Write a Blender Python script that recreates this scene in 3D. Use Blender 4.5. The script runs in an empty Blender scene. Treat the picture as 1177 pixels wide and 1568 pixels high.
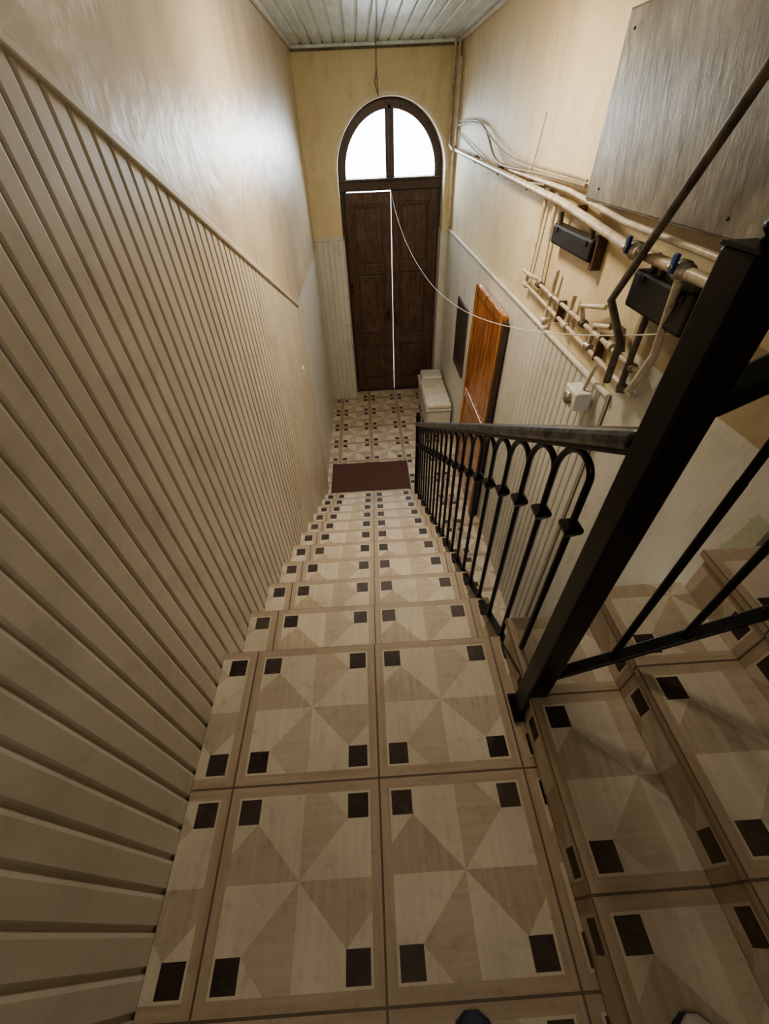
import bpy, math, random
from mathutils import Vector, Matrix
random.seed(4)
scene=bpy.context.scene
COL=scene.collection
try: scene.view_settings.look='AgX - Medium High Contrast'
except Exception: pass

# ---------------------------------------------------------------- node helpers
def newmat(name):
    m=bpy.data.materials.new(name); m.use_nodes=True
    nt=m.node_tree; b=nt.nodes['Principled BSDF']
    return m,nt,b
def N(nt,t,**k):
    n=nt.nodes.new(t)
    for a,v in k.items(): setattr(n,a,v)
    return n
def mth(nt,op,a,b=None,c=None):
    n=N(nt,'ShaderNodeMath',operation=op)
    for i,v in enumerate((a,b,c)):
        if v is None: continue
        if isinstance(v,(int,float)): n.inputs[i].default_value=v
        else: nt.links.new(v,n.inputs[i])
    return n.outputs[0]
def mixc(nt,f,a,b):
    n=N(nt,'ShaderNodeMix',data_type='RGBA')
    if isinstance(f,(int,float)): n.inputs[0].default_value=f
    else: nt.links.new(f,n.inputs[0])
    for i,v in ((6,a),(7,b)):
        if isinstance(v,tuple): n.inputs[i].default_value=(*v,1)
        else: nt.links.new(v,n.inputs[i])
    return n.outputs[2]
def noise(nt,scale,stretch=(1,1,1),detail=5,vec='Object',rough=.55,rot=None):
    tc=N(nt,'ShaderNodeTexCoord'); mp=N(nt,'ShaderNodeMapping'); mp.inputs['Scale'].default_value=stretch
    src=tc.outputs[vec]
    if rot:
        m0=N(nt,'ShaderNodeMapping'); m0.inputs['Rotation'].default_value=rot; nt.links.new(src,m0.inputs[0]); src=m0.outputs[0]
    nt.links.new(src,mp.inputs[0])
    n=N(nt,'ShaderNodeTexNoise'); n.inputs['Scale'].default_value=scale; n.inputs['Detail'].default_value=detail
    n.inputs['Roughness'].default_value=rough
    nt.links.new(mp.outputs[0],n.inputs['Vector']); return n.outputs['Fac']
def ramp(nt,f,lo,hi):
    n=N(nt,'ShaderNodeMapRange'); n.inputs[1].default_value=lo; n.inputs[2].default_value=hi
    nt.links.new(f,n.inputs[0]); return n.outputs[0]
def bump(nt,b,h,s=.2,d=.01):
    n=N(nt,'ShaderNodeBump'); n.inputs['Strength'].default_value=s; n.inputs['Distance'].default_value=d
    nt.links.new(h,n.inputs['Height']); nt.links.new(n.outputs[0],b.inputs['Normal'])
def simple(name,c1,c2=None,scale=8,stretch=(1,1,1),rough=.5,metal=0,bmp=.1,lo=.35,hi=.65,c3=None,a3=.8,s3=.35):
    m,nt,b=newmat(name)
    if c2 is None: c2=tuple(x*.8 for x in c1)
    f=noise(nt,scale,stretch)
    col=mixc(nt,ramp(nt,f,lo,hi),c1,c2)
    if c3:
        g=noise(nt,scale*s3,(1,1,1),6,rough=.65); col=mixc(nt,mth(nt,'MULTIPLY',ramp(nt,g,.5,.72),a3),col,c3)
    nt.links.new(col,b.inputs['Base Color'])
    b.inputs['Roughness'].default_value=rough; b.inputs['Metallic'].default_value=metal
    if bmp: bump(nt,b,f,bmp,.005)
    return m

def tile_mat():
    m,nt,b=newmat('ceramic_tile')
    uv=N(nt,'ShaderNodeUVMap'); sp=N(nt,'ShaderNodeSeparateXYZ'); nt.links.new(uv.outputs[0],sp.inputs[0])
    u,v=sp.outputs[0],sp.outputs[1]
    fu=mth(nt,'SUBTRACT',mth(nt,'FRACT',u),.5); fv=mth(nt,'SUBTRACT',mth(nt,'FRACT',v),.5)
    a=mth(nt,'ABSOLUTE',fu); c=mth(nt,'ABSOLUTE',fv)
    M=mth(nt,'MAXIMUM',a,c)
    def gr(sx,sy):
        mp=N(nt,'ShaderNodeMapping'); mp.inputs['Scale'].default_value=(sx,sy,1)
        nt.links.new(uv.outputs[0],mp.inputs[0]); n=N(nt,'ShaderNodeTexNoise'); n.inputs['Scale'].default_value=1
        n.inputs['Detail'].default_value=6; nt.links.new(mp.outputs[0],n.inputs['Vector']); return ramp(nt,n.outputs['Fac'],.25,.75)
    g1=gr(2,30); g2=gr(30,2)
    hor=mth(nt,'GREATER_THAN',a,c)
    wood1=mixc(nt,g1,(.52,.435,.335),(.40,.315,.225))
    wood2=mixc(nt,g2,(.47,.385,.29),(.34,.265,.19))
    wood=mixc(nt,hor,wood1,wood2)
    cream=mixc(nt,g2,(.65,.58,.47),(.57,.495,.39))
    same=mth(nt,'GREATER_THAN',mth(nt,'MULTIPLY',fu,fv),0)
    pin=mth(nt,'ABSOLUTE',mth(nt,'SUBTRACT',same,hor))
    corner=mth(nt,'LESS_THAN',mth(nt,'ADD',a,c),.58)
    inner=mth(nt,'LESS_THAN',M,.435)
    sec=mth(nt,'MULTIPLY',mth(nt,'MULTIPLY',pin,corner),inner)
    wn=N(nt,'ShaderNodeTexWhiteNoise',noise_dimensions='2D'); fl=N(nt,'ShaderNodeVectorMath',operation='FLOOR')
    nt.links.new(uv.outputs[0],fl.inputs[0]); nt.links.new(fl.outputs[0],wn.inputs['Vector'])
    amt=mth(nt,'ADD',.6,mth(nt,'MULTIPLY',wn.outputs['Value'],.3))
    col=mixc(nt,mth(nt,'MULTIPLY',sec,amt),cream,wood)
    border=mixc(nt,hor,mixc(nt,g1,(.48,.39,.295),(.37,.285,.205)),mixc(nt,g2,(.48,.39,.295),(.37,.285,.205)))
    col=mixc(nt,mth(nt,'GREATER_THAN',M,.435),col,border)
    sq=mth(nt,'MULTIPLY',mth(nt,'LESS_THAN',mth(nt,'ABSOLUTE',mth(nt,'SUBTRACT',a,.355)),.067),
                         mth(nt,'LESS_THAN',mth(nt,'ABSOLUTE',mth(nt,'SUBTRACT',c,.355)),.067))
    col=mixc(nt,sq,col,(.030,.018,.016))
    grout=mth(nt,'GREATER_THAN',M,.4935)
    col=mixc(nt,grout,col,(.13,.10,.072))
    n=noise(nt,3,(1,1,1),5); col=mixc(nt,mth(nt,'MULTIPLY',ramp(nt,n,.40,.72),.32),col,(.25,.19,.135))
    n2=noise(nt,22,(1,1,1),6,rough=.7); col=mixc(nt,mth(nt,'MULTIPLY',ramp(nt,n2,.54,.75),.42),col,(.22,.165,.115))
    nt.links.new(col,b.inputs['Base Color'])
    nt.links.new(mth(nt,'ADD',.34,mth(nt,'MULTIPLY',n,.3)),b.inputs['Roughness'])
    b.inputs['Specular IOR Level'].default_value=.38
    bump(nt,b,mth(nt,'SUBTRACT',1,grout),.3,.003)
    return m
TILE=tile_mat()

def wall_mat(name,up,up2,low=None,zt=0.,stain=(.35,.25,.13),rough=.45,amt=.5,right=False):
    m,nt,b=newmat(name)
    f=noise(nt,1.6,(1,1,.6),6); g=noise(nt,14,(1,1,.35),6,rough=.65); h=noise(nt,3.2,(1,1,.4),6,rough=.7)
    k=noise(nt,1.1,(1,1,.5),7,rough=.75)
    col=mixc(nt,ramp(nt,f,.35,.68),up,up2)
    col=mixc(nt,mth(nt,'MULTIPLY',ramp(nt,g,.56,.78),amt),col,stain)
    col=mixc(nt,mth(nt,'MULTIPLY',ramp(nt,h,.52,.75),amt*.8),col,stain)
    col=mixc(nt,mth(nt,'MULTIPLY',ramp(nt,k,.47,.68),amt*.7),col,tuple(x*1.25 for x in stain))
    if low:
        tc=N(nt,'ShaderNodeTexCoord'); sp=N(nt,'ShaderNodeSeparateXYZ'); nt.links.new(tc.outputs['Object'],sp.inputs[0])
        z=mth(nt,'ADD',sp.outputs[2],mth(nt,'MULTIPLY',f,.02))
        lowc=mixc(nt,ramp(nt,g,.5,.8),low,tuple(x*.82 for x in low))
        if right:
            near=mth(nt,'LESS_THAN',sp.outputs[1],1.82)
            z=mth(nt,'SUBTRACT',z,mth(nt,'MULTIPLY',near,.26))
            gz=mth(nt,'ADD',sp.outputs[1],mth(nt,'MULTIPLY',h,.25))
            lowc=mixc(nt,mth(nt,'MULTIPLY',mth(nt,'LESS_THAN',gz,.99),mth(nt,'LESS_THAN',sp.outputs[2],.58)),lowc,(.45,.46,.35))
            col=mixc(nt,mth(nt,'MULTIPLY',near,mth(nt,'MULTIPLY',mth(nt,'LESS_THAN',sp.outputs[2],.98),.65)),col,(.28,.21,.12))  # brown tint paints the shadow under the pipes into the wall colour
        col=mixc(nt,mth(nt,'LESS_THAN',z,zt),col,lowc)
    nt.links.new(col,b.inputs['Base Color']); b.inputs['Roughness'].default_value=rough
    bump(nt,b,mth(nt,'ADD',mth(nt,'MULTIPLY',noise(nt,5,detail=3),1.),mth(nt,'MULTIPLY',g,.35)),.45,.022)
    return m
WALL_L=wall_mat('painted_plaster_beige',(.64,.55,.42),(.53,.445,.33),(.66,.63,.55),.333,(.31,.24,.165),rough=.36,amt=.5)
WALL_R=wall_mat('painted_plaster_cream',(.72,.63,.44),(.63,.53,.345),(.62,.60,.53),.486,(.38,.28,.16),rough=.6,amt=.6,right=True)
WALL_F=wall_mat('painted_plaster_yellow',(.74,.65,.43),(.64,.54,.33),(.62,.60,.54),.486,(.40,.31,.18),rough=.6)
REVEAL=simple('reveal_plaster',(.80,.74,.60),(.68,.60,.45),5,rough=.6)
WALL_G=wall_mat('painted_plaster_green',(.35,.42,.24),(.45,.45,.28),rough=.6)
WAINS=simple('wainscot_paint',(.63,.57,.475),(.55,.49,.395),3,(1,1,.3),.42,0,.05,c3=(.36,.30,.23),a3=.42,s3=2.2)
WAINW=simple('wainscot_white_paint',(.68,.66,.60),(.60,.575,.51),3,(1,1,.3),.42,0,.05,c3=(.42,.37,.30),a3=.4,s3=2)
CEIL=simple('ceiling_plank_paint',(.76,.85,.85),(.58,.68,.69),6,(3,.5,1),.42,0,.15)
DOORW=simple('dark_door_wood',(.15,.088,.06),(.065,.038,.027),9,(6,6,.6),.38,0,.3,c3=(.22,.145,.105),a3=.55,s3=.6)
FRAMEW=simple('dark_frame_wood',(.10,.06,.042),(.05,.03,.022),9,(3,3,3),.42,0,.2)
BLACK=simple('black_painted_iron',(.008,.008,.009),(.014,.013,.014),20,rough=.34,metal=.3,bmp=.05)
RAILTOP=simple('worn_handrail_iron',(.16,.16,.175),(.012,.012,.014),26,(1,1,1),rough=.28,metal=.4,bmp=.1)
PIPE=simple('pipe_paint',(.62,.55,.44),(.46,.37,.26),14,rough=.4,bmp=.1,lo=.4,hi=.7,c3=(.24,.17,.11),a3=.75,s3=1.2)
PIPED=simple('rusty_pipe',(.20,.165,.13),(.10,.08,.068),18,rough=.5,metal=.3,bmp=.2)
RUST=simple('rusty_bracket',(.16,.085,.045),(.07,.04,.028),18,rough=.7,bmp=.3)
GREYB,gnt0,gb0=newmat('weathered_board')
s1=noise(gnt0,9,(1,2.2,.55),7,rough=.7,rot=(.35,0,0)); s2=noise(gnt0,40,(1,3,.25),5,rough=.6,rot=(.35,0,0)); s3=noise(gnt0,3,(1,1,1),4)
col=mixc(gnt0,ramp(gnt0,s1,.35,.65),(.36,.34,.29),(.17,.155,.125))
col=mixc(gnt0,mth(gnt0,'MULTIPLY',ramp(gnt0,s2,.57,.70),.6),col,(.56,.54,.48))
col=mixc(gnt0,mth(gnt0,'MULTIPLY',ramp(gnt0,s3,.47,.66),.7),col,(.13,.115,.09))
gnt0.links.new(col,gb0.inputs['Base Color']); gb0.inputs['Roughness'].default_value=.34; bump(gnt0,gb0,s1,.35,.01)
BOARDEDGE=simple('board_edge',(.20,.16,.115),(.10,.08,.06),9)
DARK=simple('dark_meter_metal',(.022,.016,.013),(.010,.008,.007),8,rough=.55)
BLUE=simple('blue_valve_plastic',(.02,.06,.25),(.015,.04,.16),8)
BRASS=simple('brass_fitting',(.55,.52,.46),(.3,.27,.23),20,rough=.3,metal=.7)
ORANGE=simple('orange_wrapped_wood',(.56,.22,.07),(.32,.11,.03),5,(2,2,.5),rough=.25,bmp=.4)
ont=ORANGE.node_tree; ob=ont.nodes['Principled BSDF']; ob.inputs['Coat Weight'].default_value=1; ob.inputs['Coat Roughness'].default_value=.14
wn=noise(ont,7,(1,1.6,.8),3,rough=.4); bn_=N(ont,'ShaderNodeBump'); bn_.inputs['Strength'].default_value=1; bn_.inputs['Distance'].default_value=.05
ont.links.new(wn,bn_.inputs['Height']); ont.links.new(bn_.outputs[0],ob.inputs['Coat Normal'])
MAT=simple('brown_mat_fibre',(.12,.055,.042),(.075,.034,.027),60,rough=.9,bmp=.5)
WHITE=simple('white_plastic',(.72,.71,.68),(.62,.6,.56),10)
CUSH=simple('cushion_fabric',(.76,.72,.63),(.64,.57,.46),12,rough=.8,bmp=.3)
MIRROR=simple('dark_glass',(.05,.05,.045),(.08,.08,.07),3,rough=.1,bmp=0)
CABLE=simple('cable',(.34,.28,.20),(.22,.18,.12),10)
CORD=simple('white_cord',(.7,.66,.58),(.6,.56,.48),10)
NAVY=simple('navy_shoe',(.012,.015,.035),(.02,.022,.04),20,rough=.7)
PALE=simple('pale_shoe',(.5,.45,.42),(.4,.35,.33),20,rough=.7)
SOLE=simple('shoe_sole',(.03,.03,.03),(.05,.05,.05),20,rough=.7)
CONC=simple('concrete',(.60,.58,.54),(.50,.47,.43),4)
RED=simple('dark_red_paint',(.18,.03,.02),(.10,.02,.015),6)
gm,gnt,gb=newmat('window_glass')
out=gnt.nodes['Material Output']; tr=N(gnt,'ShaderNodeBsdfTransparent'); gl=N(gnt,'ShaderNodeBsdfGlossy'); gl.inputs['Roughness'].default_value=.05
mx=N(gnt,'ShaderNodeMixShader'); mx.inputs[0].default_value=.06
gnt.links.new(tr.outputs[0],mx.inputs[1]); gnt.links.new(gl.outputs[0],mx.inputs[2]); gnt.links.new(mx.outputs[0],out.inputs[0]); GLASS=gm

# ---------------------------------------------------------------- mesh helpers
def attach(o,parent):
    if parent is not None:
        o.parent=parent; o.matrix_parent_inverse=Matrix.Translation(-parent.location)
def empty(name,loc=(0,0,0)):
    e=bpy.data.objects.new(name,None); e.location=loc; e.empty_display_size=.1; COL.objects.link(e); return e
def mesh(name,V,F,mat,parent=None,uvs=None,bev=0,smooth=False):
    me=bpy.data.meshes.new(name); me.from_pydata([tuple(v) for v in V],[],F); me.update()
    if uvs:
        l=me.uv_layers.new(name='UVMap'); i=0
        for f in uvs:
            for c in f: l.data[i].uv=c; i+=1
    me.materials.append(mat)
    o=bpy.data.objects.new(name,me); COL.objects.link(o); attach(o,parent)
    if smooth:
        for p in me.polygons: p.use_smooth=True
    if bev:
        b=o.modifiers.new('bevel','BEVEL'); b.width=bev; b.segments=2; b.limit_method='ANGLE'
    return o
BF=[(0,3,2,1),(4,5,6,7),(0,1,5,4),(1,2,6,5),(2,3,7,6),(3,0,4,7)]
def bv(a,b):
    (x0,y0,z0),(x1,y1,z1)=a,b
    return [Vector(p) for p in [(x0,y0,z0),(x1,y0,z0),(x1,y1,z0),(x0,y1,z0),(x0,y0,z1),(x1,y0,z1),(x1,y1,z1),(x0,y1,z1)]]
def box(name,a,b,mat,parent=None,bev=0,M=None):
    V=bv(a,b)
    if M: V=[M@v for v in V]
    return mesh(name,V,BF,mat,parent,bev=bev)
def boxes(name,lst,mat,parent=None,bev=0,M=None):
    V=[];F=[]
    for a,b in lst:
        k=len(V); vs=bv(a,b)
        if M: vs=[M@v for v in vs]
        V+=vs; F+=[tuple(i+k for i in f) for f in BF]
    return mesh(name,V,F,mat,parent,bev=bev)
def tube(name,paths,r,mat,parent=None,smooth=False,res=3):
    cu=bpy.data.curves.new(name,'CURVE'); cu.dimensions='3D'; cu.bevel_depth=r; cu.bevel_resolution=res; cu.use_fill_caps=True
    if not isinstance(paths[0][0],(tuple,list,Vector)): paths=[paths]
    for p in paths:
        if smooth:
            s=cu.splines.new('NURBS'); s.points.add(len(p)-1); s.order_u=4; s.use_endpoint_u=True
        else:
            s=cu.splines.new('POLY'); s.points.add(len(p)-1)
        for i,q in enumerate(p): s.points[i].co=(*q,1)
    cu.materials.append(mat); o=bpy.data.objects.new(name,cu); COL.objects.link(o); attach(o,parent); return o
def lathe(name,prof,center,mat,parent=None,seg=20,axis='Z'):
    V=[];F=[]
    for r,z in prof:
        for i in range(seg):
            t=2*math.pi*i/seg; p=(r*math.cos(t),r*math.sin(t),z)
            if axis=='Y': p=(p[0],p[2],p[1])
            if axis=='X': p=(p[2],p[0],p[1])
            V.append(Vector(p)+Vector(center))
    n=len(prof)
    for j in range(n-1):
        for i in range(seg):
            F.append((j*seg+i,j*seg+(i+1)%seg,(j+1)*seg+(i+1)%seg,(j+1)*seg+i))
    F.append(tuple(range(seg))[::-1]); F.append(tuple((n-1)*seg+i for i in range(seg)))
    return mesh(name,V,F,mat,parent,smooth=True)
def boards(name,O,U,W,Nn,L,pitch,lo,hi,mat,parent=None,g=.018,d=.009,back=.004):
    O,U,W,Nn=map(Vector,(O,U,W,Nn)); V=[];F=[]
    n=int(math.ceil(L/pitch-1e-6))
    for i in range(n):
        u0=i*pitch; u1=min(L,u0+pitch)
        cs=[(u0,-d),(u0+g*.35,-d),(u0+g*.6,-d*.25),(u0+g,0),(max(u0+g,u1-g*.25),0),(u1,-d)]
        k=len(V)
        for u,h in cs:
            V.append(O+U*u+W*lo(u)+Nn*h); V.append(O+U*u+W*hi(u)+Nn*h)
        for j in range(len(cs)-1): F.append((k+2*j,k+2*j+2,k+2*j+3,k+2*j+1))
    k=len(V)
    for u in (0,L):
        V.append(O+U*u+W*lo(u)-Nn*(d+back)); V.append(O+U*u+W*hi(u)-Nn*(d+back))
    F.append((k,k+1,k+3,k+2))
    return mesh(name,V,F,mat,parent)

# ---------------------------------------------------------------- dimensions
XL,XR=-.65,1.20; YF=6.60; YD=6.95; GZ=-1.925; CZ=2.20
RISE=.175; RUN=.30; Y0=.80; T=.465
XC=-.05

# ---------------------------------------------------------------- floors + stairs
def slab(name,x0,x1,y0,y1,z0,z1,ox,oy,parent=None,bev=0):
    V=bv((x0,y0,z0),(x1,y1,z1)); uvs=[]
    for f in BF:
        nrm=(V[f[1]]-V[f[0]]).cross(V[f[2]]-V[f[0]])
        if abs(nrm.z)>.5*nrm.length: uvs.append([((V[i].x-ox)/T,(V[i].y-oy)/T) for i in f])
        elif abs(nrm.y)>.5*nrm.length: uvs.append([((V[i].x-ox)/T,(V[i].z-z1)/T) for i in f])
        else: uvs.append([((V[i].z-z1)/T,(V[i].y-oy)/T) for i in f])
    return mesh(name,V,BF,TILE,parent,uvs=uvs,bev=bev)
slab('floor',XL-.02,XR+.02,.60,7.6,GZ-.12,GZ,XC,.05)
land=empty('stair_landing',(0,0,-.15))
slab('tiled_slab',XL,.46,-1.2,Y0+.012,-.15,0,XC,Y0+.012-2*T,land,bev=.003)
st=empty('staircase',(0,.8,GZ))
for n in range(1,11):
    ya=Y0+RUN*(n-1); yb=Y0+RUN*n; z=-RISE*n
    slab('tread_%d'%n,XL,.51,ya,yb+.015,z-.028,z,XC,yb+.015,st,bev=.003)
    slab('step_body_%d'%n,XL,.49,ya,yb,GZ,z-.028,XC,yb,st)
box('wall_under_landing',(XL,.68,GZ),(XR,Y0-.032,-.15),WALL_R)
us=empty('staircase.001',(.46,0,0))
ux=[.46,.74,1.03,1.32,1.61,1.90,2.2]; UR=.168
for k in range(6):
    z=UR*(k+1)
    slab('tread_%d'%(k+1),ux[k]-.012,ux[k+1],-1.2,Y0-.01,z-.025,z,ux[k]-.012,.505,us,bev=.003)
    slab('step_body_%d'%(k+1),ux[k],ux[k+1],-1.2,Y0-.03,-.15 if k<2 else z-.40,z-.025,ux[k],.505,us)

# ---------------------------------------------------------------- walls
box('wall_left',(XL-.145,-1.3,GZ),(XL-.017,YD,CZ+.6),WALL_L)
box('wall_right',(XR,.80,GZ),(XR+.14,YD,CZ+.6),WALL_R)
box('wall_stair',(XR+.14,.84,-.2),(2.4,.98,CZ+.6),WALL_G)
box('wall_back',(XL-.145,-1.42,-.15),(2.4,-1.3,CZ+.6),WALL_L)
box('wall_stair_end',(2.3,-1.3,-.15),(2.42,.84,CZ+.6),WALL_R)
DX0,DX1=-.27,1.09; CX=(DX0+DX1)/2; R=(DX1-DX0)/2; SZ=1.115
def far_wall():
    segs=32; arch=[(CX-R*math.cos(math.pi*i/segs),SZ+R*math.sin(math.pi*i/segs)) for i in range(segs+1)]
    V=[];F=[]
    def q(pts):
        for y,rev in ((YF,False),(YD,True)):
            k=len(V)
            for x,z in pts: V.append((x,y,z))
            f=tuple(range(k,k+len(pts))); F.append(f[::-1] if rev else f)
    q([(XL-.017,GZ),(DX0,GZ),(DX0,SZ),(XL-.017,SZ)]); q([(DX1,GZ),(XR,GZ),(XR,SZ),(DX1,SZ)])
    q([(XL-.017,SZ),(DX0,SZ),(DX0,CZ+.1),(XL-.017,CZ+.1)]); q([(DX1,SZ),(XR,SZ),(XR,CZ+.1),(DX1,CZ+.1)])
    for i in range(segs):
        a,b=arch[i],arch[i+1]; q([a,b,(b[0],CZ+.1),(a[0],CZ+.1)])
    w=mesh('wall_far',V,F,WALL_F)
    V=[];F=[]
    path=[(DX0,GZ)]+arch+[(DX1,GZ)]
    for i in range(len(path)-1):
        a,b=path[i],path[i+1]; k=len(V)
        V+= [(a[0],YF,a[1]),(b[0],YF,b[1]),(b[0],YD,b[1]),(a[0],YD,a[1])]; F.append((k,k+1,k+2,k+3))
    for i in range(len(arch)-1):
        a,b=arch[i],arch[i+1]
        def o(p,e): 
            d=Vector((p[0]-CX,p[1]-SZ)).normalized(); return (p[0]+d.x*e,p[1]+d.y*e)
        k=len(V); a2,b2=o(a,.035),o(b,.035)
        V+=[(a[0],YF-.006,a[1]),(b[0],YF-.006,b[1]),(b2[0],YF-.001,b2[1]),(a2[0],YF-.001,a2[1])]; F.append((k,k+1,k+2,k+3))
        k=len(V); V+=[(a[0],YF-.006,a[1]),(b[0],YF-.006,b[1]),(b[0],YF,b[1]),(a[0],YF,a[1])]; F.append((k+3,k+2,k+1,k))
    mesh('arch_reveal',V,F,REVEAL,w)
far_wall()
boards('ceiling',(XL-.017,YF,CZ),(1,0,0),(0,-1,0),(0,0,-1),XR-XL+.017,.118,lambda u:0,lambda u:YF+1.3,CEIL,g=.026,d=.016)
box('sky_block_stair',(XR,-1.3,CZ),(2.4,.84,CZ+.1),WALL_R)  # added out of view, closes the stairwell top to keep sky light out
tr=empty('trim_1',(0,YF,CZ))
box('moulding',(XL-.017,YF-.045,CZ-.03),(XR,YF-.002,CZ),CEIL,tr,.01)
box('bead',(XL-.017,YF-.02,CZ-.05),(XR,YF-.002,CZ-.03),BOARDEDGE,tr,.003)
tr=empty('trim_2',(XL,3,CZ)); box('moulding',(XL-.014,-1.2,CZ-.03),(XL+.02,YF-.047,CZ-.001),WAINW,tr,.008)
tr=empty('trim_3',(XR,3,CZ)); box('moulding',(XR-.035,.8,CZ-.03),(XR-.002,YF-.047,CZ-.001),WAINW,tr,.008)

# ---------------------------------------------------------------- wainscots
def ztop(y): return min(CZ-.001,1.643-.445*(y-1.175))
wl=empty('wainscot_left',(XL,2,GZ))
ys=-1.29; Lw=4.12-ys
boards('boards',(XL,4.12,0),(0,-1,0),(0,0,1),(1,0,0),Lw,.0715,lambda u:GZ,lambda u:ztop(4.12-u),WAINS,wl)
V=[]
for x in (XL-.014,XL+.012):
    for y in (-.07,4.13):
        for dz in (-.008,.022): V.append((x,y,1.643-.445*(y-1.175)+dz))
mesh('sloped_cap',V,[(0,1,3,2),(4,6,7,5),(0,4,5,1),(2,3,7,6),(1,5,7,3),(0,2,6,4)],WAINS,wl,bev=.005)
box('end_bead',(XL-.014,4.12,GZ),(XL+.006,4.14,.33),WAINS,wl,.004)
wr=empty('wainscot_right',(XR,4,GZ))
boards('boards',(XR-.017,1.80,0),(0,1,0),(0,0,1),(-1,0,0),YF-.01-1.80,.075,lambda u:GZ,lambda u:.486,WAINW,wr,g=.022)
box('cap',(XR-.03,1.80,.486),(XR-.003,YF-.01,.508),WAINW,wr,.006)
wf=empty('wainscot_far',(-.45,YF,GZ))
boards('boards',(XL+.01,YF-.017,0),(1,0,0),(0,0,1),(0,-1,0),DX0-XL-.01,.075,lambda u:GZ,lambda u:.43,WAINW,wf)
box('cap',(XL+.0,YF-.035,.43),(DX0,YF-.003,.455),WAINW,wf,.006)
tr=empty('trim_4',(1.14,YF,GZ))
box('jamb_board',(DX1-.015,YF-.014,GZ),(XR-.034,YF-.002,.486),WAINW,tr,.003)
box('jamb_lining',(DX1-.015,YF,GZ),(DX1-.002,YD-.12,.486),WAINW,tr,.003)
tr=empty('trim_5',(DX0,YF,GZ)); box('jamb_lining',(DX0+.002,YF,GZ),(DX0+.015,YD-.12,.44),WAINW,tr,.003)

# ---------------------------------------------------------------- door + window
fr=empty('window_1',(CX,YD-.06,SZ))
TZ0,TZ1=.925,1.055
box('transom',(DX0,YD-.13,TZ0),(DX1,YD-.02,TZ1),FRAMEW,fr,.008)
box('transom_lip',(DX0,YD-.16,TZ1-.03),(DX1,YD-.02,TZ1),FRAMEW,fr,.008)
box('mullion',(CX-.055,YD-.11,TZ1),(CX+.055,YD-.03,SZ+R-.02),FRAMEW,fr,.008)
box('mullion_bead',(CX-.02,YD-.135,TZ1),(CX+.02,YD-.11,SZ+R-.05),FRAMEW,fr,.006)
def ring(name,r0,r1,y0,y1,ext,mat,parent):
    s=32;V=[];F=[]
    pts=[math.pi*i/s for i in range(s+1)]
    ls=[]
    for t in pts: ls.append(((CX-r0*math.cos(t),SZ+r0*math.sin(t)),(CX-r1*math.cos(t),SZ+r1*math.sin(t))))
    ls=[((CX-r0,ext),(CX-r1,ext))]+ls+[((CX+r0,ext),(CX+r1,ext))]
    for a,b in ls: V+=[(a[0],y0,a[1]),(b[0],y0,b[1]),(b[0],y1,b[1]),(a[0],y1,a[1])]
    for i in range(len(ls)-1):
        k=4*i
        for j in range(4): F.append((k+j,k+(j+1)%4,k+4+(j+1)%4,k+4+j))
    F+= [(3,2,1,0),tuple(len(V)-4+i for i in range(4))]
    return mesh(name,V,F,mat,parent)
ring('arched_frame',R-.085,R-.002,YD-.12,YD-.02,TZ1,FRAMEW,fr)
ring('arched_bead',R-.10,R-.07,YD-.135,YD-.10,TZ1,FRAMEW,fr)
V=[(CX+(R-.06)*math.cos(math.pi*i/24),YD-.06,SZ+(R-.06)*math.sin(math.pi*i/24)) for i in range(25)]
V+=[(CX-R+.06,YD-.06,TZ1),(CX+R-.06,YD-.06,TZ1)]
mesh('glass',V,[tuple(range(27))],GLASS,fr)
df=empty('door_frame',(CX,YD-.06,GZ))
box('jamb_left',(DX0,YD-.12,GZ),(DX0+.045,YD-.02,TZ0),FRAMEW,df,.005)
box('jamb_right',(DX1-.045,YD-.12,GZ),(DX1,YD-.02,TZ0),FRAMEW,df,.005)
box('stop_left',(DX0+.03,YD-.028,GZ),(DX0+.085,YD,TZ0),FRAMEW,df,.003)
box('threshold',(DX0,YD-.13,GZ+.0005),(DX1,YD+.02,GZ+.011),FRAMEW,df,.003)
def leaf(name,hx,dirx,w,h,ang):
    e=empty(name,(hx,YD-.06,GZ))
    M=Matrix.Translation((hx,YD-.075,GZ+.012))@Matrix.Rotation(ang,4,'Z')@Matrix.Diagonal((dirx,1,1,1))
    sw=.10
    boxes('stiles',[((0,0,0),(sw,.045,h)),((w-sw,0,0),(w,.045,h))],DOORW,e,.004,M)
    rails=[(0,.20),(.82,.95),(h-.95,h-.86),(h-.13,h)]
    boxes('rails',[((sw,0,a),(w-sw,.045,b)) for a,b in rails],DOORW,e,.004,M)
    boxes('panels',[((sw-.01,.018,.1),(w-sw+.01,.028,h-.05))],DOORW,e,0,M)
    gaps=[(rails[i][1],rails[i+1][0]) for i in range(3)]
    boxes('raised_fields',[((sw+.04,.004,a+.045),(w-sw-.04,.02,b-.045)) for a,b in gaps],DOORW,e,.006,M)
    boxes('panel_beads',[((sw,-.010,a),(sw+.02,.02,b)) for a,b in gaps]+[((w-sw-.02,-.010,a),(w-sw,.02,b)) for a,b in gaps]
       +[((sw,-.010,a),(w-sw,.02,a+.02)) for a,b in gaps]+[((sw,-.010,b-.02),(w-sw,.02,b)) for a,b in gaps],DOORW,e,.003,M)
    return e,M
e,M=leaf('door_1',DX0+.047,1,.634,2.822,math.radians(-2.2))
box('lock_plate',(.555,-.006,1.15),(.585,0,1.36),DARK,e,.002,M); box('handle',(.51,-.05,1.27),(.58,-.03,1.29),DARK,e,.005,M)
box('bolt',(.01,-.02,1.6),(.03,-.0,1.75),DARK,e,.003,M)
e,M=leaf('door_2',DX1-.047,-1,.625,2.838,math.radians(0))
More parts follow.
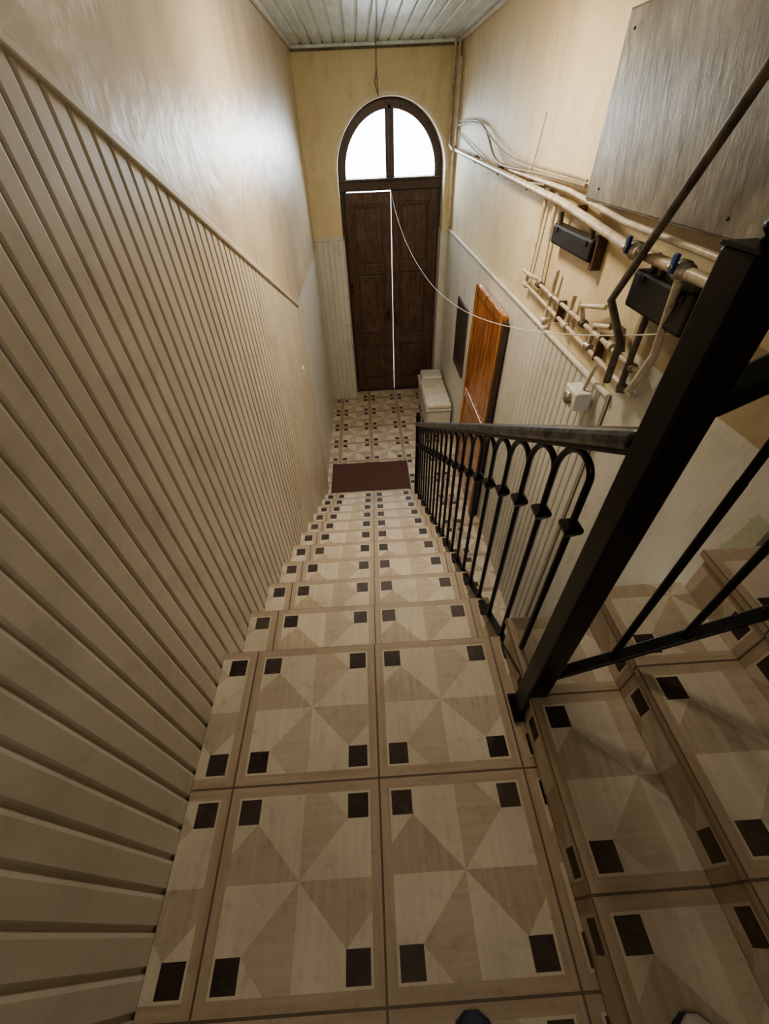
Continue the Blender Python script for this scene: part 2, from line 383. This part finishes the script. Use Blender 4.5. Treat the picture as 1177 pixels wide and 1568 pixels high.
box('astragal',(.59,-.015,0),(.622,0,2.83),RUST,e,.004,M); box('lock_plate',(.56,-.02,1.1),(.58,0,1.3),DARK,e,.002,M)

# ---------------------------------------------------------------- railing
RX=.472
rl=empty('stair_railing',(RX,.53,0))
def hz(y): return 1.118-.592*(y-.57)
box('newel_post',(RX-.033,.498,0),(RX+.033,.562,1.385),BLACK,rl,.005)
box('newel_foot',(RX-.048,.482,0),(RX+.048,.578,.012),BLACK,rl,.003)
box('newel_cap',(RX-.035,.496,1.385),(RX+.035,.564,1.390),BLACK,rl,.002)
lathe('newel_finial',[(.008,0),(.012,.004),(.009,.008),(.014,.014),(.015,.020),(.010,.027),(.003,.030)],(RX,.53,1.390),BLACK,rl)
box('lower_newel',(RX-.022,3.70,-1.75),(RX+.022,3.744,-.70),BLACK,rl,.004)
lathe('lower_finial',[(.02,0),(.03,.01),(.012,.02),(.026,.04),(.02,.06),(.004,.068)],(RX,3.722,-.70),BLACK,rl)
def sloped(name,y0,y1,f,w,h,mat,parent,bev=.004):
    V=[]
    for y in (y0,y1):
        z=f(y)
        V+=[(RX-w/2,y,z-h),(RX+w/2,y,z-h),(RX+w/2,y,z),(RX-w/2,y,z)]
    return mesh(name,V,[(0,1,2,3),(7,6,5,4),(0,4,5,1),(1,5,6,2),(2,6,7,3),(3,7,4,0)],mat,parent,bev=bev)
sloped('handrail',.562,3.705,hz,.066,.045,RAILTOP,rl,.012)
sloped('handrail_channel',.562,3.705,lambda y:hz(y)-.045,.034,.012,BLACK,rl,.002)
def bz(y): return .105-.5833*(y-.62)
sloped('bottom_rail',.562,3.705,bz,.032,.014,BLACK,rl,.002)
bals=[]; collars=[]; arcs=[]
sp=.155; ny=[.672+sp*i for i in range(20)]
for y in ny:
    zc=hz(y)-.285
    bals.append([(RX,y,bz(y)-.01),(RX,y,zc+.0)]); collars.append((y,zc))
tube('balusters',bals,.0095,BLACK,rl)
for i in range(len(ny)-1):
    a,b=ny[i],ny[i+1]; za,zb=collars[i][1],collars[i+1][1]
    p=[]; top=.222
    for k in range(17):
        t=k/16
        ang=math.pi*(1-t); cy=(a+b)/2; yy=cy+math.cos(ang)*(sp/2); base=za+(zb-za)*t
        h=(top-sp*.5)*1.0 if 0<t<1 else 0
        zz=base+h+math.sin(ang)*sp*.5
        if k==0: p.append((RX,a,za)); zz=base+(top-sp*.5)
        if k==16: p.append((RX,yy,base+(top-sp*.5))); p.append((RX,b,zb)); continue
        p.append((RX,yy,zz))
    arcs.append(p)
tube('arches',arcs,.0088,BLACK,rl)
V=[];F=[]
for y,z in collars:
    k=len(V); r=.023
    prof=[(.010,-.026),(r,-.004),(r,.008),(.010,.022)]
    for rr,dz in prof: V+=[(RX-rr,y-rr,z+dz),(RX+rr,y-rr,z+dz),(RX+rr,y+rr,z+dz),(RX-rr,y+rr,z+dz)]
    for j in range(3):
        for i in range(4): F.append((k+4*j+i,k+4*j+(i+1)%4,k+4*j+4+(i+1)%4,k+4*j+4+i))
    F+=[(k+3,k+2,k+1,k),(k+12,k+13,k+14,k+15)]
mesh('collars',V,F,BLACK,rl,bev=.002)
ur=empty('stair_railing.001',(.5,.53,.2))
def ub(x): return .255+.60*(x-.49)
def uh(x): return 1.20+.60*(x-.50)
def slx(name,x0,x1,f,w,h,mat,parent,bev=.003):
    V=[]
    for x in (x0,x1):
        z=f(x); V+=[(x,.53-w/2,z-h),(x,.53+w/2,z-h),(x,.53+w/2,z),(x,.53-w/2,z)]
    return mesh(name,V,[(3,2,1,0),(4,5,6,7),(0,1,5,4),(1,2,6,5),(2,3,7,6),(3,0,4,7)],mat,parent,bev=bev)
slx('bottom_rail',.503,2.1,ub,.034,.018,BLACK,ur); slx('handrail',.503,2.1,uh,.06,.034,BLACK,ur,.01)
xs=[.66+.167*i for i in range(9)]
tube('balusters',[[(x,.53,ub(x)-.01),(x,.53,uh(x)-.28)] for x in xs],.0095,BLACK,ur)
arcs=[]
for i in range(len(xs)-1):
    p=[(xs[i],.53,uh(xs[i])-.28)]
    for k in range(13):
        t=k/12; x=xs[i]+(xs[i+1]-xs[i])*(.5-.5*math.cos(math.pi*t)); p.append((x,.53,uh(x)-.135+math.sin(math.pi*t)*.08))
    p.append((xs[i+1],.53,uh(xs[i+1])-.28)); arcs.append(p)
tube('arches',arcs,.0085,BLACK,ur)
tube('feet',[[(1.3,.53,.50),(1.3,.53,ub(1.3)-.01)],[(1.75,.53,.84),(1.75,.53,ub(1.75)-.01)]],.01,BLACK,ur)

# ---------------------------------------------------------------- right wall services
cab=empty('meter_cabinet',(XR,1.9,1.5))
box('carcass',(1.14,1.30,1.25),(XR-.003,2.44,1.79),BOARDEDGE,cab,.004)
box('front_board',(1.118,1.27,1.225),(1.14,2.47,1.815),GREYB,cab,.003)
boxes('board_edging',[((1.121,1.27,1.219),(1.14,2.475,1.225)),((1.121,2.47,1.219),(1.14,2.476,1.82)),((1.121,1.27,1.815),(1.14,2.475,1.821))],BOARDEDGE,cab,.001)
box('red_top_box',(1.06,1.75,1.83),(XR-.003,2.2,1.93),RED,cab,.01)
for i,(y,z) in enumerate([(1.45,1.27),(2.35,1.27),(2.4,1.76),(1.5,1.76)]): lathe('screw_%d'%i,[(.005,-.003),(.005,0)],(1.117,y,z),DARK,cab,10,'X')
def gasmeter(nm,y0,y1,z0,z1,x):
    e=empty(nm,(XR,(y0+y1)/2,z0))
    box('case',(x,y0,z0),(XR-.003,y1,z1),DARK,e,.014)
    boxes('clasps',[((x-.006,y0+.05,z1-.035),(x,y0+.09,z1-.01)),((x-.006,y1-.09,z1-.035),(x,y1-.05,z1-.01))],DARK,e,.002)
    boxes('brackets',[((x+.02,y0-.02,z0-.03),(XR-.003,y0+.012,z1+.02))],RUST,e,.003)
    tube('neck',[[(1.15,y0+.05,z1-.01),(1.14,y0+.05,z1+.05)],[(1.15,y1-.06,z1-.01),(1.14,y1-.06,z1+.06)]],.014,PIPED,e)
gasmeter('gas_meter',2.30,2.84,.975,1.075,1.13)
gasmeter('gas_meter',1.42,1.82,.92,1.06,1.105)
pp=empty('pipework',(XR,3,1))
tube('main_pipe',[(1.15,6.25,1.31),(1.15,2.82,1.17),(1.10,1.9,1.115),(1.08,1.32,1.12)],.020,PIPE,pp)
tube('upper_pipe',[[(1.165,4.0,1.25),(1.165,2.8,1.225),(1.10,2.0,1.19),(1.09,1.3,1.18)]],.012,PIPE,pp)
tube('drop_pipes',[[(1.165,3.12,1.19),(1.165,3.2,.66),(1.165,1.60,.60)],[(1.165,2.95,1.18),(1.165,2.95,.72),(1.165,1.6,.70)],
   [(1.165,2.70,.86),(1.165,2.74,.53)],[(1.165,2.40,.80),(1.165,2.42,.60)],[(1.13,3.2,.75),(1.13,3.05,.75),(1.165,2.95,.75)],
   [(1.165,2.1,.62),(1.165,2.1,.74),(1.165,1.95,.78)],[(1.165,2.22,.70),(1.13,2.22,.80),(1.165,2.05,.84)]],.013,PIPE,pp)
tube('riser_pipes',[[(1.14,1.69,1.1),(1.15,1.69,.58)],[(1.165,1.95,.80),(1.165,1.85,.80),(1.165,1.80,.72)]],.014,PIPED,pp)
tube('riser_pipe_pale',[[(1.08,1.50,1.1),(1.15,1.56,.8),(1.15,1.62,.62)]],.016,PIPE,pp)
tube('corner_pipes',[[(1.165,6.5,CZ),(1.165,6.5,.55)],[(1.12,6.53,CZ),(1.12,6.53,1.35),(1.12,6.3,1.31)],[(1.165,6.38,2.05),(1.165,6.38,1.35)]],.015,PIPE,pp)
tube('diagonal_pipe',[(1.00,1.33,1.86),(1.03,1.42,1.60),(1.07,1.86,.93),(1.09,1.72,.80),(1.12,1.76,.60)],.017,PIPED,pp)
fits=[(3.12,1.19),(2.95,1.18),(3.19,.66),(2.95,.72),(2.7,.71),(2.42,.63),(1.69,.60),(1.69,.70),(2.73,.56),(2.22,.71),(2.1,.63),(1.9,.71)]
for i,(y,z) in enumerate(fits):
    lathe('fitting_%d'%i,[(.017,-.025),(.022,-.02),(.022,-.008),(.019,-.004),(.019,.004),(.022,.008),(.022,.02),(.017,.025)],(1.163,y,z),(PIPED,BRASS,PIPE)[i%3],pp,12,'Y')
boxes('clamps',[((1.145,y-.008,z-.028),(XR-.003,y+.008,z+.028)) for y,z in [(5.2,1.267),(4.3,1.23),(3.5,1.197),(2.6,1.155)]]+[((1.15,y-.006,z-.05),(XR-.003,y+.006,z+.07)) for y,z in [(2.55,.66),(2.0,.65)]],RUST,pp,.003)
for i,y in enumerate((1.84,1.52)):
    lathe('valve_%d'%i,[(.022,-.05),(.028,-.04),(.028,-.02),(.034,-.015),(.034,.015),(.028,.02),(.028,.04),(.022,.05)],(1.09,y,1.118),BRASS,pp,12,'Y')
    box('valve_handle_%d'%i,(1.045,y-.012,1.11),(1.06,y+.012,1.17),BLUE,pp,.004)
    lathe('valve_stem_%d'%i,[(.008,-.04),(.012,0)],(1.075,y,1.13),BRASS,pp,10,'X')
cb=empty('wall_cables',(XR,4.5,1.3))
tube('cable_1',[(1.17,6.3,1.52),(1.16,5.2,1.55),(1.16,4.75,1.46),(1.16,4.5,1.22),(1.16,3.6,1.28),(1.165,2.6,1.26)],.010,CABLE,cb,True)
tube('cable_2',[(1.17,6.3,1.45),(1.16,5.0,1.30),(1.16,4.4,1.17),(1.16,3.8,1.20),(1.165,3.2,1.22)],.007,CABLE,cb,True)
tube('cable_4',[(1.17,6.3,1.55),(1.16,5.4,1.57),(1.16,4.95,1.50),(1.16,4.2,1.30),(1.16,3.3,1.30),(1.165,2.6,1.28)],.006,CABLE,cb,True)
tube('cable_3',[(1.185,3.55,1.27),(1.185,3.45,1.55)],.003,CABLE,cb)
mt=empty('water_meter',(1.13,1.95,.38))
box('body',(1.075,1.90,.36),(1.165,2.05,.46),WHITE,mt,.01); lathe('dial',[(.035,-.01),(.035,.01)],(1.07,1.975,.41),BRASS,mt,16,'X')
tube('stub',[(1.13,1.95,.46),(1.155,1.95,.60)],.01,PIPE,mt)
tube('clothesline',[(.41,6.83,.93),(.47,6.3,.55),(.715,5.36,.18),(.86,4.5,.19),(.98,3.75,.24),(1.06,2.19,.63),(1.14,1.39,.955)],.0028,CORD,None,True)
hc=empty('hanging_cable',(.26,6.4,2.2))
tube('drop',[[(.26,6.42,CZ),(.255,6.42,2.0),(.27,6.42,1.78)],[(.26,6.42,2.0),(.235,6.44,1.9),(.262,6.42,1.8)]],.007,CABLE,hc)
tube('run',[(.26,6.42,CZ-.01),(.24,5.6,CZ-.012),(.20,4.6,CZ-.012),(.2,3,CZ-.012)],.007,CABLE,hc)

mr=empty('wall_mirror',(XR,5.2,-.45))
x0=XR-.04
boxes('frame',[((x0,4.93,-.86),(x0+.018,5.50,-.80)),((x0,4.93,-.10),(x0+.018,5.50,-.04)),((x0,4.93,-.80),(x0+.018,4.99,-.10)),((x0,5.44,-.80),(x0+.018,5.50,-.10))],FRAMEW,mr,.003)
box('glass',(x0+.006,4.98,-.81),(x0+.014,5.45,-.09),MIRROR,mr)
wp=empty('wrapped_door_panel',(1.1,4,GZ))
Mw=Matrix.Translation((1.135,3.98,GZ))@Matrix.Rotation(math.radians(0.9),4,'Y')
box('panel',(-.035,-.50,0),(0,.50,2.28),ORANGE,wp,.01,Mw)
boxes('edge_battens',[((-.05,-.50,0),(-.035,-.44,2.28)),((-.05,.44,0),(-.035,.50,2.28)),((-.05,-.44,2.2),(-.035,.44,2.28)),((-.05,-.44,1.1),(-.035,.44,1.2))],ORANGE,wp,.006,Mw)
box('dark_edge',(-.045,-.56,0),(0,-.501,2.24),FRAMEW,wp,.004,Mw)
bn=empty('storage_bench',(1.0,5.9,GZ))
box('chest',(.80,5.28,GZ+.05),(XR-.045,6.45,GZ+.40),WAINW,bn,.008)
box('lid',(.785,5.26,GZ+.40),(XR-.045,6.47,GZ+.43),WHITE,bn,.006)
boxes('feet',[((.82,5.3,GZ),(.87,5.35,GZ+.05)),((1.09,5.3,GZ),(1.14,5.35,GZ+.05)),((.82,6.38,GZ),(.87,6.43,GZ+.05)),((1.09,6.38,GZ),(1.14,6.43,GZ+.05))],WAINW,bn)
box('cushion',(.79,5.27,GZ+.43),(XR-.045,6.1,GZ+.50),CUSH,bn,.025)
box('folded_cloth',(.82,6.12,GZ+.43),(XR-.05,6.42,GZ+.54),WHITE,bn,.03)
dm=empty('doormat',(-.09,4.3,GZ))
box('pile',(-.60,4.03,GZ+.001),(.43,4.64,GZ+.012),MAT,dm,.004)
boxes('edging',[((-.61,4.02,GZ+.001),(-.59,4.65,GZ+.014)),((.42,4.02,GZ+.001),(.44,4.65,GZ+.014))],MAT,dm,.003)
sw=empty('light_switch',(XL,3.78,-.15))
box('plate',(XL+.001,3.74,-.19),(XL+.01,3.82,-.11),WHITE,sw,.003); box('rocker',(XL+.01,3.76,-.175),(XL+.015,3.80,-.125),WHITE,sw,.002)
def shoe(loc,m,rot):
    e=empty('shoe',loc); M=Matrix.Translation(loc)@Matrix.Rotation(rot,4,'Z')
    st_=[(-.26,.030,.075),(-.22,.038,.085),(-.14,.036,.08),(-.08,.045,.06),(-.04,.045,.045),(-.015,.034,.033),(0,.012,.02)]
    V=[];F=[];S=12
    for y,w,h in st_:
        for i in range(S):
            t=2*math.pi*i/S; V.append(M@Vector((w*math.cos(t),y,.012+h*.5+h*.5*math.sin(t))))
    for j in range(len(st_)-1):
        for i in range(S): F.append((j*S+i,j*S+(i+1)%S,(j+1)*S+(i+1)%S,(j+1)*S+i))
    F+=[tuple(range(S))[::-1],tuple((len(st_)-1)*S+i for i in range(S))]
    mesh('upper',V,F,m,e,smooth=True)
    V=[]
    out=[(w+.004,y) for y,w,h in st_]; pts=[(w,y) for w,y in out]+[(-w,y) for w,y in out[::-1]]
    for z in (0.001,.02):
        for x,y in pts: V.append(M@Vector((x,y,z)))
    k=len(pts); F=[tuple(range(k))[::-1],tuple(range(k,2*k))]+[(i,(i+1)%k,k+(i+1)%k,k+i) for i in range(k)]
    mesh('sole',V,F,SOLE,e)
shoe((.145,-.13,0),NAVY,.0)
shoe((.57,-.14,UR),PALE,-.1)
box('ground_outside',(-6,7.6,GZ-.12),(8,16,GZ-.02),CONC)

# ---------------------------------------------------------------- lights
w=bpy.data.worlds.new('World'); scene.world=w; w.use_nodes=True
bg=w.node_tree.nodes['Background']; bg.inputs[0].default_value=(.84,.92,1,1); bg.inputs[1].default_value=8
def area(name,loc,target,sx,sy,e,c):
    l=bpy.data.lights.new(name,'AREA'); l.shape='RECTANGLE'; l.size=sx; l.size_y=sy; l.energy=e; l.color=c
    o=bpy.data.objects.new(name,l); o.location=loc
    o.rotation_euler=(Vector(target)-Vector(loc)).to_track_quat('-Z','Y').to_euler(); COL.objects.link(o); return o
area('daylight_window',(CX,7.6,1.9),(CX-.5,4.0,.4),1.6,1.3,230,(.76,.9,1))
area('ceiling_lamp_light',(.28,2.9,2.12),(.18,3.3,0),.4,.4,50,(1,.855,.66))
area('near_fill_light',(-.1,-.3,2.15),(.0,1.5,0),.6,.6,5,(1,.87,.70))  # soft fill added above and behind the camera, not a fixture of the hall

# ---------------------------------------------------------------- camera
cam=bpy.data.cameras.new('camera'); co=bpy.data.objects.new('camera',cam); COL.objects.link(co); scene.camera=co
cam.sensor_fit='HORIZONTAL'; cam.sensor_width=36; cam.lens=36*614/1177; cam.clip_start=.02
down=Vector((.0336,-.7244,-.6885)).normalized(); f=Vector((-.0509,.687,-.725)); f=(f-down*f.dot(down)).normalized(); up=-down; r=f.cross(up)
co.matrix_world=Matrix(((r.x,r.y,r.z,0),(f.x,f.y,f.z,0),(up.x,up.y,up.z,1.5),(0,0,0,1)))
